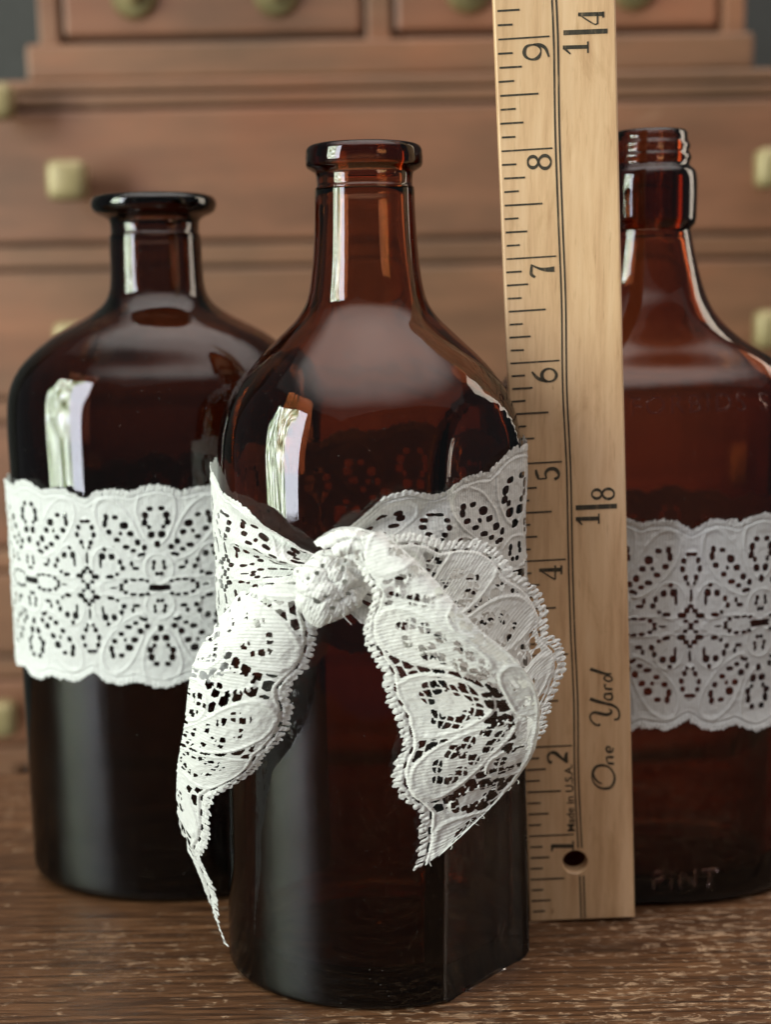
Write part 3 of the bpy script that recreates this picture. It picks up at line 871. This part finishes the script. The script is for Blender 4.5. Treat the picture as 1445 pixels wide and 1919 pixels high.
def rule_board():
    """rounded slab with a hanging hole bored through it"""
    hu, hv, hr = 0.505, 0.678, 0.128
    nA = 48
    bv = 0.022
    verts, faces = [], []

    def add(u, v, n):
        verts.append((u, v, n))
        return len(verts) - 1
    a = 0.22
    ang = [2 * np.pi * k / nA + np.pi / 4 for k in range(nA)]

    def sq(t_):
        c, s = np.cos(t_), np.sin(t_)
        m = max(abs(c), abs(s))
        return hu + a * c / m, hv + a * s / m
    rings = {}
    for side, n, sgn in (('f', 0.0, 1), ('b', RT, -1)):
        cin = [add(hu + (hr + 0.012) * np.cos(t_), hv + (hr + 0.012) * np.sin(t_), n) for t_ in ang]
        cin2 = [add(hu + hr * np.cos(t_), hv + hr * np.sin(t_), n + sgn * 0.015) for t_ in ang]
        cout = [add(*sq(t_), n) for t_ in ang]
        for k in range(nA):
            k2 = (k + 1) % nA
            faces.append((cin[k], cin[k2], cout[k2], cout[k]))
            faces.append((cin2[k], cin2[k2], cin[k2], cin[k]))
        rings[side] = cin2
        # rest of the face, inset by the rounded arris
        x0, x1, y0, y1 = bv, RW - bv, bv, RL - bv
        for r in ((x0, x1, y0, hv - a), (x0, hu - a, hv - a, hv + a), (hu + a, x1, hv - a, hv + a), (x0, x1, hv + a, y1)):
            faces.append((add(r[0], r[2], n), add(r[1], r[2], n), add(r[1], r[3], n), add(r[0], r[3], n)))
    for k in range(nA):
        k2 = (k + 1) % nA
        faces.append((rings['f'][k], rings['f'][k2], rings['b'][k2], rings['b'][k]))
    loops = []
    for k in range(13):
        if k < 6:
            t_ = k / 5 * np.pi / 2
            n, ins = bv * (1 - np.sin(t_)) if False else bv * (1 - np.cos(t_)), bv * (1 - np.sin(t_))
        elif k < 7:
            n, ins = RT / 2, 0.0
        else:
            t_ = (k - 7) / 5 * np.pi / 2
            n, ins = RT - bv * (1 - np.sin(t_)), bv * (1 - np.cos(t_))
        loops.append([add(ins, ins, n), add(RW - ins, ins, n), add(RW - ins, RL - ins, n), add(ins, RL - ins, n)])
    for A, Bq in zip(loops[:-1], loops[1:]):
        for k in range(4):
            k2 = (k + 1) % 4
            faces.append((A[k], A[k2], Bq[k2], Bq[k]))
    V = np.array(verts)
    o = link('board', on_rule(V[:, 0], V[:, 1], V[:, 2]), faces, M_RULE, ys, orgY, smooth=False)
    b_ = bmesh.new()
    b_.from_mesh(o.data)
    bmesh.ops.remove_doubles(b_, verts=b_.verts, dist=1e-7)
    bmesh.ops.recalc_face_normals(b_, faces=b_.faces)
    b_.to_mesh(o.data)
    b_.free()
    return o


board = rule_board()
PRINT = -0.0035          # the ink film stands a hair proud of the wood


def ribbon(pts, name, parent, closed=False, smooth=True):
    """inked stroke of changing width laid on the face of the rule: (u, v, width)"""
    p = np.array(pts, float)
    if len(p) > 2 and smooth:
        if closed:
            q = np.concatenate([p[-2:-1], p, p[1:2]])
            p = cat(q, np.linspace(1 / (len(q) - 1), 1 - 1 / (len(q) - 1), 5 * len(p)))
        else:
            p = cat(p, np.linspace(0, 1, 6 * len(p)))
    elif len(p) == 2:
        p = p[0] + (p[1] - p[0]) * np.linspace(0, 1, 5)[:, None]
    d = np.gradient(p[:, :2], axis=0)
    d /= np.linalg.norm(d, axis=1, keepdims=True) + 1e-9
    nrm = np.stack([-d[:, 1], d[:, 0]], -1)
    hw = p[:, 2:3] * 0.62
    A, Bq = p[:, :2] + nrm * hw, p[:, :2] - nrm * hw
    n = len(p)
    V = np.concatenate([on_rule(A[:, 0], A[:, 1], PRINT), on_rule(Bq[:, 0], Bq[:, 1], PRINT),
                        on_rule(A[:, 0], A[:, 1], 0.002), on_rule(Bq[:, 0], Bq[:, 1], 0.002)])
    F = []
    for k in range(n - 1):
        F += [(k, k + 1, n + k + 1, n + k), (k, 2 * n + k, 2 * n + k + 1, k + 1), (n + k, n + k + 1, 3 * n + k + 1, 3 * n + k)]
    return V, F


def ink_obj(name, strokes):
    Vs, Fs, o = [], [], 0
    for s_ in strokes:
        s_ = list(s_)
        cl = len(s_) > 4 and abs(s_[0][0] - s_[-1][0]) + abs(s_[0][1] - s_[-1][1]) < 1e-3
        V, F = ribbon(s_, name, None, cl)
        Vs.append(V)
        Fs += [tuple(i + o for i in f) for f in F]
        o += len(V)
    return link(name, np.concatenate(Vs), Fs, M_INK, ys, orgY, smooth=False)


# inch, half, quarter and eighth marks, each a short inked line of its own
for k in range(1, int(RL * 8) - 3):
    v = k / 8.0
    L_ = 0.505 if k % 8 == 0 else 0.385 if k % 4 == 0 else 0.235 if k % 2 == 0 else 0.165
    L_ += rng.uniform(-0.008, 0.008)
    u0 = 0.028 + rng.uniform(-0.006, 0.01)
    ww = 0.0145 if k % 8 else 0.0125
    ink_obj('inch_mark' if k % 8 == 0 else 'tick_mark', [[(u0, v, ww), (L_, v + rng.uniform(-.002, .002), ww * 0.95)]])
for u in (0.541, 0.580):
    ink_obj('border_line', [[(u - 0.004 + 0.008 * np.sin(3 * q), q, 0.0135) for q in np.linspace(0.84, RL - 0.03, 14)]])
    ink_obj('border_line', [[(u + 0.012, 0.025, 0.0135), (u + 0.010, 0.52, 0.0135)]])
byname = {}
prev, key, cnt = None, None, 0
for n_, s_ in GLYPHS:
    v = np.mean([q[1] for q in s_])
    u = np.mean([q[0] for q in s_])
    kk = (n_, round(v * 1.2), u > 0.6)
    byname.setdefault(kk, []).append(s_)
for (n_, _, _), ss in byname.items():
    ink_obj('fraction_bar' if n_ == 'bar' else 'numeral' if n_.isdigit() else 'letter', ss)


def rule_text(text, size, u_base, v0, v1, name):
    """sans lettering running up the rule, baseline towards its far edge"""
    cu = bpy.data.curves.new(name, 'FONT')
    cu.body = text
    cu.size = size
    cu.space_word = 1.1
    cu.offset = 0.0016
    to = bpy.data.objects.new(name, cu)
    COL.objects.link(to)
    dg = bpy.context.evaluated_depsgraph_get()
    me = bpy.data.meshes.new_from_object(to.evaluated_get(dg))
    bpy.data.objects.remove(to)
    V = np.array([q.co[:] for q in me.vertices])
    F = [tuple(p.vertices) for p in me.polygons]
    bpy.data.meshes.remove(me)
    sx = (v1 - v0) / (V[:, 0].max() - V[:, 0].min())
    vv = v0 + (V[:, 0] - V[:, 0].min()) * sx
    uu = u_base - V[:, 1] - (vv - v0) * 0.012
    return link(name, on_rule(uu, vv, PRINT), F, M_INK, ys, orgY, smooth=False)


rule_text('Made in U.S.A.', 0.115, 0.514, 1.035, 1.79, 'lettering')


# ------------------------------------------------------------------ lace
PER, HALF = 0.785, 1.10        # half repeat and half width of the pattern


def lace_tables():
    """one quarter of the repeat: cloth field (>0 is thread, <0 is a hole), raised cord, and open ground"""
    ru, rv = 240, 340
    u, v = np.meshgrid(np.linspace(0, PER, ru), np.linspace(0, HALF + 0.06, rv), indexing='ij')

    def px(x, y):
        return (1015 - x) / 425 * PER, (810 - y) / 630
    F = np.full(u.shape, 1.0)

    F2 = F.copy()

    def hole(x, y, a, b, rot=0.0, mir=True):
        nonlocal F, F2
        a, b = a * 1.42 + 0.003, b * 1.42 + 0.003
        hu, hv = px(x, y)
        c, s = math.cos(rot), math.sin(rot)
        for mu in ((1, -1) if mir else (1,)):
            for base in (0, 2 * PER):
                du, dv = u - (base + mu * hu if base == 0 else base - hu), v - hv
                if base and mu == -1:
                    continue
                x_, y_ = (c * du + s * dv * mu), (-s * du * mu + c * dv)
                # slightly square, like the openings of a thread net
                d = (((np.abs(x_) / a) ** 2.6 + (np.abs(y_) / b) ** 2.6) ** (1 / 2.6) - 1) * min(a, b)
                F = np.minimum(F, d)
                F2 = np.minimum(F2, d - 0.011)
    h = hole
    for x, y, a, b in ((982, 290, .022, .017), (955, 335, .022, .026), (950, 385, .022, .022), (985, 465, .026, .024), (1015, 530, .022, .024), (975, 415, .014, .016)):
        h(x, y, a, b)
    for x, y, a, b in ((720, 345, .018, .022), (712, 388, .018, .026), (736, 442, .022, .018), (782, 492, .022, .016), (830, 540, .026, .016), (872, 566, .02, .014),
                       (775, 346, .022, .015), (828, 398, .030, .026), (862, 452, .024, .02), (900, 512, .022, .022), (938, 548, .018, .02), (925, 592, .022, .012), (806, 452, .012, .014)):
        h(x, y, a, b)
    for x, y, a, b in ((988, 650, .012, .018), (984, 684, .012, .016), (1002, 722, .012, .014)):
        h(x, y, a, b)
    for x, y, a, b in ((684, 602, .026, .026), (742, 604, .022, .022), (702, 556, .016, .014), (672, 650, .010, .034), (790, 640, .016, .02), (806, 682, .018, .018), (728, 738, .028, .014), (768, 722, .014, .012)):
        h(x, y, a, b)
    for x, y, a, b in ((640, 742, .03, .018), (612, 712, .02, .016), (588, 684, .016, .014), (560, 778, .016, .012), (585, 798, .014, .010)):
        h(x, y, a, b)
    h(590, 620, .008, .045)
    for x, y, a, b in ((575, 372, .022, .012), (548, 412, .016, .018), (540, 462, .016, .02), (560, 512, .016, .018), (572, 545, .01, .012)):
        h(x, y, a, b)
    for x, y, a, b in ((858, 652, .012, .018), (880, 684, .026, .012), (905, 600, .012, .012)):
        h(x, y, a, b)
    for x, y, a, b in ((748, 812, .03, .008), (792, 796, .016, .012), (818, 774, .016, .014), (862, 762, .024, .010), (908, 760, .022, .010), (945, 768, .016, .012)):
        h(x, y, a, b)
    for y in (796, 812):
        h(990, y, .055, .006)
    # raised cords outlining petals, circles, leaves
    H = np.zeros_like(u)
    solid = np.full(u.shape, 1.0)

    def cord(cu, cv, a, b, rot=0.0, egg=0.0):
        nonlocal H, solid
        c, s = math.cos(rot), math.sin(rot)
        for base, mu in ((0, 1), (0, -1), (2 * PER, -1)):
            du, dv = (u - base - mu * cu) * mu, v - cv
            x_, y_ = c * du + s * dv, -s * du + c * dv
            aa = a * (1 + egg * y_ / b)
            d = (np.sqrt((x_ / np.maximum(aa, 1e-3)) ** 2 + (y_ / b) ** 2) - 1) * min(a, b)
            H = np.maximum(H, np.exp(-(d / 0.010) ** 2)) - 0.55 * np.exp(-((d - 0.022) / 0.010) ** 2)
            solid = np.minimum(solid, d)
    cord(0, .75, .20, .31, 0, .25)
    cord(.40, .60, .17, .37, -0.62, .25)
    cord(0, .19, .155, .15)
    cord(.33, 0, .33, .10)
    cord(.57, .25, .16, .18, 0.3)
    cord(.785, .56, .075, .15)
    H = np.clip(H, -0.8, 1)
    return F, F2, H, solid


T_F, T_F2, T_H, T_S = lace_tables()


def lace_sample(U, V, scale, net, seed):
    """fold pattern coordinates into the quarter and read the tables"""
    w1 = 0.010 * vnoise(U * 3.1 / scale, V * 3.3 / scale, seed) + 0.004 * vnoise(U * 11, V * 11, seed + 1)
    w2 = 0.010 * vnoise(U * 3.3 / scale + 9, V * 3.1 / scale, seed + 2) + 0.004 * vnoise(U * 12, V * 12, seed + 3)
    pu, pv = U / scale + w1, V / scale + w2
    au = np.abs((pu + PER) % (2 * PER) - PER)
    av = np.abs(pv)
    ru, rv = T_F.shape
    x = np.clip(au / PER * (ru - 1), 0, ru - 1.001)
    y = np.clip(av / (HALF + 0.06) * (rv - 1), 0, rv - 1.001)
    xi, yi = x.astype(int), y.astype(int)
    fx, fy = x - xi, y - yi
    lerp = lambda T: (T[xi, yi] * (1 - fx) + T[xi + 1, yi] * fx) * (1 - fy) + (T[xi, yi + 1] * (1 - fx) + T[xi + 1, yi + 1] * fx) * fy
    F, H, So = lerp(T_F2 if net else T_F), lerp(T_H), lerp(T_S)
    # scalloped border with little slanted loops of thread
    edge = np.interp(au, [0, .10, .20, .27, .40, .526, .64, .72, PER], [1.09, 1.075, 1.035, 1.01, 1.035, 1.045, 1.015, .965, .94])
    side = np.where(pv > 0, 1.0, -1.0)
    ed = edge - av
    ph = pu / 0.041 + 0.45 * vnoise(pu * 7, side * 3 + 8, seed + 5) + side * ed * 5.0
    tooth = np.abs(np.sin(np.pi * ph))
    e2 = edge + 0.024 * tooth ** 0.7 - 0.024 + 0.012 * vnoise(np.floor(ph) * 1.37, side * 5 + 9, seed + 6) + 0.010 * vnoise(pu * 40, side * 2 + 5, seed + 7)
    dist_e = e2 - av
    in_band = (ed < 0.068)
    H = H * np.clip((ed - 0.075) / 0.04, 0, 1)
    H = np.where(in_band, 0.8 * tooth - 0.3 + 0.5 * vnoise(pu * 60, pv * 60, seed + 14), H)
    H = H - 0.8 * np.exp(-((ed - 0.078) / 0.009) ** 2) + 0.6 * np.exp(-((ed - 0.100) / 0.010) ** 2)
    if net:
        # fine bars of thread cross every opening
        ca, sa = 0.96, 0.28
        bu, bv = (pu * ca + pv * sa) / 0.066, (-pu * sa + pv * ca) / 0.058
        jit = 0.22 * vnoise(np.floor(bu) * 1.7, np.floor(bv) * 1.3, seed + 8)
        bar = np.maximum(0.0062 - np.abs(((bu + jit) % 1) - 0.5) * 0.066, 0.0062 - np.abs(((bv + jit) % 1) - 0.5) * 0.058)
        F = np.maximum(F, bar)
        # open honeycomb ground between the figures
        q = 0.098
        hx, hy = pu / q + 0.15 * vnoise(pu * 8, pv * 8, seed + 9), pv / (q * 0.866)
        row = np.floor(hy)
        cx = np.abs(((hx + 0.5 * (row % 2)) % 1) - 0.5)
        cyy = np.abs((hy % 1) - 0.5)
        hexd = (0.42 - np.maximum(cx * 0.92 + cyy * 0.30, cyy * 0.95)) * q     # >0 inside an opening
        ground = (So > 0.016) & (ed > 0.112)
        blob = vnoise(pu * 4.1, pv * 4.3, seed + 10) > 0.45               # worked leaves left solid in the ground
        F = np.where(ground & ~blob, np.minimum(F, -hexd), F)
        # loops of the border stand apart from each other
        loops = (ed < 0.055 + 0.016 * vnoise(pu * 15, side * 4 + 6, seed + 15)) & (ed > 0.018)
        F = np.where(loops, np.minimum(F, np.abs(((ph + 0.5) % 1) - 0.5) * 0.041 - 0.0045 - 0.003 * vnoise(pu * 21, side * 3 + 7, seed + 16)), F)
        F = np.where((np.abs(ed - 0.078) < 0.010), np.minimum(F, np.abs(((pu / 0.12 + 0.3 * vnoise(pu * 6, pv * 0, seed)) % 1) - 0.5) * 0.12 - 0.030), F)
    F = np.minimum(F, dist_e)
    return F * scale, H


def lace_mesh(name, P, U, V, scale, mat, parent, org, net=False, seed=1, relief=0.016, outward=None, cut=None, hem=None, fill=0.0):
    """P (nu, nv, 3) surface points in inches; U, V pattern coordinates in inches"""
    nu, nvv = U.shape
    F, H = lace_sample(U, V, scale, net, seed)
    F = np.where(F < 0.02, F + fill * np.clip((HALF * scale - np.abs(V)) / (0.12 * scale) - 0.6, 0, 1), F)
    if hem is not None:
        F = np.where(hem[0] > 0.5, np.maximum(F, 0.02), F)
        H = H * (1 - hem[0]) + 1.0 * hem[1]
    if cut is not None:
        F = np.minimum(F, cut)
    du = np.gradient(P, axis=0)
    dv = np.gradient(P, axis=1)
    n = np.cross(du, dv)
    n /= np.linalg.norm(n, axis=-1, keepdims=True) + 1e-12
    if outward is not None and (n.reshape(-1, 3) @ np.asarray(outward)).mean() < 0:
        n = -n
    # pull the nodes by the rims of the holes onto the contour
    gi, gj = np.gradient(F, axis=0), np.gradient(F, axis=1)
    g2 = gi ** 2 + gj ** 2 + 1e-9
    si, sj = np.clip(-F * gi / g2, -.5, .5), np.clip(-F * gj / g2, -.5, .5)
    near = (np.abs(F) < 1.1 * np.sqrt(g2))[..., None]
    P2 = P + np.where(near, du * si[..., None] + dv * sj[..., None], 0)
    P2 = P2 + n * (relief * H + 0.35 * relief * vnoise(U * 24, V * 24, seed + 11) + 0.12 * relief * np.sin(U * 2 * np.pi / 0.034))[..., None]
    Fc = 0.25 * (F[:-1, :-1] + F[1:, :-1] + F[:-1, 1:] + F[1:, 1:])
    keep = Fc > 0
    idx = np.arange(nu * nvv).reshape(nu, nvv)
    Q = np.stack([idx[:-1, :-1], idx[1:, :-1], idx[1:, 1:], idx[:-1, 1:]], -1)[keep]
    used, inv = np.unique(Q, return_inverse=True)
    Q = inv.reshape(-1, 4)
    uv = np.stack([U.ravel(), V.ravel()], -1)[used]
    return link(name, P2.reshape(-1, 3)[used], Q.astype(np.int32), mat, parent, org, uv=uv)


def wrapped_band(name, B, zc, phase, mat, label, group, seed, res=0.0125, half=HALF, tilt=0.0, off=0.05):
    """a straight length of lace round a bottle"""
    th0 = np.linspace(-np.pi / 2 - np.pi, -np.pi / 2 + np.pi, 2400)
    p0 = B.surf(th0, np.full_like(th0, zc), off)
    s_ = np.concatenate([[0], np.cumsum(np.linalg.norm(np.diff(p0, axis=0), axis=1))])
    s_ -= np.interp(-np.pi / 2, th0, s_)
    nu, nvv = int((s_[-1] - s_[0]) / res), int(2.2 * half / res)
    ss = np.linspace(s_[0], s_[-1], nu)
    th = np.interp(ss, s_, th0)
    vv = np.linspace(-half * 1.08, half * 1.08, nvv)
    T, Vv = np.meshgrid(th, vv, indexing='ij')
    Ss = np.repeat(ss[:, None], nvv, 1)
    o_ = off + 0.014 * vnoise(Ss * 1.7, Vv * 1.3, seed + 20) + 0.02 * np.clip((np.abs(Vv) / half - .8) / .2, 0, 1)
    z = zc + Vv + tilt * np.sin(T + np.pi / 2) + 0.02 * vnoise(Ss * .9, Vv * 0, seed + 21)
    P = B.surf(T, z, o_)
    org = (B.cx, B.cy, zc - half)
    ob = lace_mesh(name, P, Ss - phase, Vv * HALF / half, 1.0, mat, None, org, seed=seed, relief=0.010)
    tag(ob, label, 'lace', group)
    return ob


wrapped_band('lace_band', BL, 3.64, 0.10, M_LACE, 'straight white scalloped lace band around the wide dark bottle', 'lace bands round the outer bottles', 3, half=1.13)
wrapped_band('lace_band', BR, 3.17, 0.28 + PER, M_LACE, 'straight white scalloped lace band around the threaded pint flask', 'lace bands round the outer bottles', 31, half=1.21)

# the tied ribbon of the centre bottle
orgB = (-0.55, 11.5, 3.0)
bow = thing('lace_ribbon', orgB, 'wide ivory lace ribbon knotted round the centre bottle with two hanging tails', 'ribbon')
LS = 1.42


def patch(name, net_, res, edge_side, seed, relief=0.011, u_shift=0.0, ripple=0.0, cut_end=False, net=True, v_shift=0.0, fold=None, crease=0.0, fill=0.0):
    """a free length of lace through a net of points; the scalloped border runs down column 0"""
    C = np.array(net_)
    m, n = C.shape[:2]
    edge = cat(C[:, 0], np.linspace(0, 1, 300))
    Ls = np.linalg.norm(np.diff(edge, axis=0), axis=1).sum()
    wid = np.linalg.norm(np.diff(C, axis=1), axis=2).sum(1).max()
    nu, nvv = int(Ls / res * 1.15), int(wid / res * 1.1)
    A = cat(C, np.linspace(0, 1, nu))                     # (nu, n, 3)
    P = np.moveaxis(cat(np.moveaxis(A, 1, 0), np.linspace(0, 1, nvv)), 0, 1)
    d = np.linalg.norm(np.diff(P, axis=1), axis=2)
    V = np.concatenate([np.zeros((nu, 1)), np.cumsum(d, 1)], 1)
    e = np.linalg.norm(np.diff(P[:, 0], axis=0), axis=1)
    U = np.repeat(np.concatenate([[0], np.cumsum(e)])[:, None], nvv, 1) + u_shift
    if ripple:
        P = P + ripple * np.stack([0 * U, vnoise(U * 2.2, V * 2.0, seed + 40), 0.4 * vnoise(U * 2, V * 2, seed + 41)], -1)
    if crease:
        P[..., 1] += crease * (np.abs(np.sin(np.pi * (V / 0.17 + 0.5 * vnoise(U * 3, V * 2, seed + 43)))) ** 0.6 + 0.5 * vnoise(U * 9, V * 9, seed + 44))
    cut = None
    if cut_end:
        end = U[-1:, :] - U
        cut = end - 0.02 - 0.03 * np.abs(vnoise(V * 22, V * 0, seed + 50))
    hem = None
    if fold:
        tq = np.repeat(np.linspace(0, 1, nvv)[None], nu, 0)
        hem = (np.clip((tq - fold + 0.02) / 0.03, 0, 1), np.exp(-((tq - fold - 0.01) / 0.018) ** 2))
    return lace_mesh(name, P, U, HALF * LS - V - v_shift, LS, M_LACE_C, bow, orgB, net=net, seed=seed, relief=relief, outward=(0, -1, 0), cut=cut, hem=hem, fill=fill)


RES = 0.0105
patch('tail', RIGHT_TAIL, RES, 0, 61, u_shift=0.55, ripple=0.012, cut_end=True, fold=0.72)
patch('tail', LEFT_TAIL, RES, 0, 71, u_shift=0.2, ripple=0.02, fill=0.007)
patch('loop', BACK_LOOP, RES, 0, 81, u_shift=0.9, ripple=0.03)

# the part that goes round the glass, gathered towards the knot
tht = np.radians([-104, -99, -92, -86, -78, -62, -38, -2, 90, 180, 200, 211, 231, 242, 248, 256])
zt = [4.52, 4.62, 4.80, 4.95, 5.02, 5.05, 5.13, 5.36, 5.28, 5.17, 5.06, 4.96, 4.77, 4.57, 4.46, 4.40]
zb_ = [4.10, 3.95, 3.75, 3.60, 3.45, 3.2, 2.9, 2.6, 2.7, 2.95, 3.1, 3.25, 3.6, 3.85, 4.0, 4.06]
th0 = np.linspace(tht[0], tht[-1], 3000)
p0 = BC.surf(th0, np.full_like(th0, 4.2), 0.05)
s0 = np.concatenate([[0], np.cumsum(np.linalg.norm(np.diff(p0, axis=0), axis=1))])
nu = int(s0[-1] / 0.0115)
nvv = 250
ss = np.linspace(0, s0[-1], nu)
th = np.interp(ss, s0, th0)
tt = np.linspace(0, 1, nvv)
Th, Tt = np.meshgrid(th, tt, indexing='ij')
Ss = np.repeat(ss[:, None], nvv, 1)
Zt, Zb = np.interp(Th, tht, zt), np.interp(Th, tht, zb_)
dk = np.minimum(Ss, s0[-1] - Ss)
gat = np.exp(-(dk / 0.75) ** 2)
fold = 0.5 + 0.5 * np.sin(2 * np.pi * (3.2 * Tt + 0.35 * vnoise(Ss * 1.5, Tt * 2, 5)) + 0.8 * Ss)
offs = 0.045 + gat * (0.05 + 0.15 * fold) + 0.02 * vnoise(Ss * 1.8, Tt * 3, 6) + np.exp(-(dk / 1.3) ** 2) * 0.05 * fold
P = BC.surf(Th, Zb + (Zt - Zb) * Tt, offs)
lace_mesh('band', P, Ss + 0.15, (2 * Tt - 1) * HALF * LS, LS, M_LACE_C, bow, orgB, net=False, seed=91, relief=0.010)


def knot():
    """the tied lump: a creased bulb of lace with a strand crossing over it"""
    nu, nvv = 240, 180
    a = np.linspace(0, 2 * np.pi, nu)
    b_ = np.linspace(0.02, np.pi - 0.02, nvv)
    A, Bq = np.meshgrid(a, b_, indexing='ij')
    x, y, z = np.sin(Bq) * np.cos(A), np.sin(Bq) * np.sin(A), np.cos(Bq)
    w_ = 0.75 * z - 0.65 * x + 0.22 * np.sin(2.5 * x + 1.0) + 0.25 * vnoise(x * 2 + 5, z * 2 + y, 7)
    cre = np.abs(np.sin(w_ * 4.2 + 0.4)) ** 0.45
    r = 1 + 0.20 * (cre - 0.75) + 0.16 * vnoise(x * 1.6 + 3, z * 1.6 + y * 1.5, 8) + 0.05 * vnoise(x * 6, z * 6 + y * 4, 12) + 0.015 * vnoise(x * 22, z * 22 + y * 9, 9)
    px_, pz_ = 0.32 * r * x, 0.30 * r * z * (1 + 0.12 * x)
    ca, sa = math.cos(-0.45), math.sin(-0.45)
    P = np.stack([-0.50 + px_ * ca - pz_ * sa, 11.40 + 0.23 * r * y, 4.14 + px_ * sa + pz_ * ca], -1)
    lace_mesh('knot', P, A * 0.30, z * 0.45 + 0.62, LS, M_LACE_C, bow, orgB, seed=99, relief=0.007, fill=0.016)


knot()
patch('strand', STRAND, RES, 0, 111, u_shift=0.1, ripple=0.035, relief=0.012, net=False, v_shift=0.30, crease=-0.06)


# frayed ends of thread along the cut edge of the hanging tail and at the knot
A0, A1 = np.array((0.36, 11.66, 1.47)), np.array((1.22, 11.68, 2.34))
for k in range(9):
    if k < 6:
        q = (k + rng.uniform(.0, 1.0)) / 6
        p0 = A0 + (A1 - A0) * q + np.array((0, -0.02, 0.02))
        dr = np.array((rng.uniform(-.02, .06), rng.uniform(-.06, .0), rng.uniform(-.07, -.02)))
    else:
        p0 = np.array((-0.62 + 0.12 * (k - 6), 11.22, 3.95))
        dr = np.array((rng.uniform(-.06, .08), -0.03, rng.uniform(-.12, -.04)))
    tq = np.linspace(0, 1, 7)[:, None]
    bend = np.array((rng.uniform(-.05, .05), rng.uniform(-.03, .03), rng.uniform(-.03, .03)))
    c = p0 + dr * tq + bend * np.sin(np.pi * tq)
    rad = 0.0038
    V = np.concatenate([c + rad * np.array(o_) for o_ in ((1, 0, 0), (0, -1, 0), (-1, 0, 0), (0, 1, 0))])
    Fq = [(e * 7 + i_, e * 7 + i_ + 1, ((e + 1) % 4) * 7 + i_ + 1, ((e + 1) % 4) * 7 + i_) for e in range(4) for i_ in range(6)]
    link('loose_thread', V, Fq, M_LACE_C, bow, orgB, uv=V[:, [0, 2]])
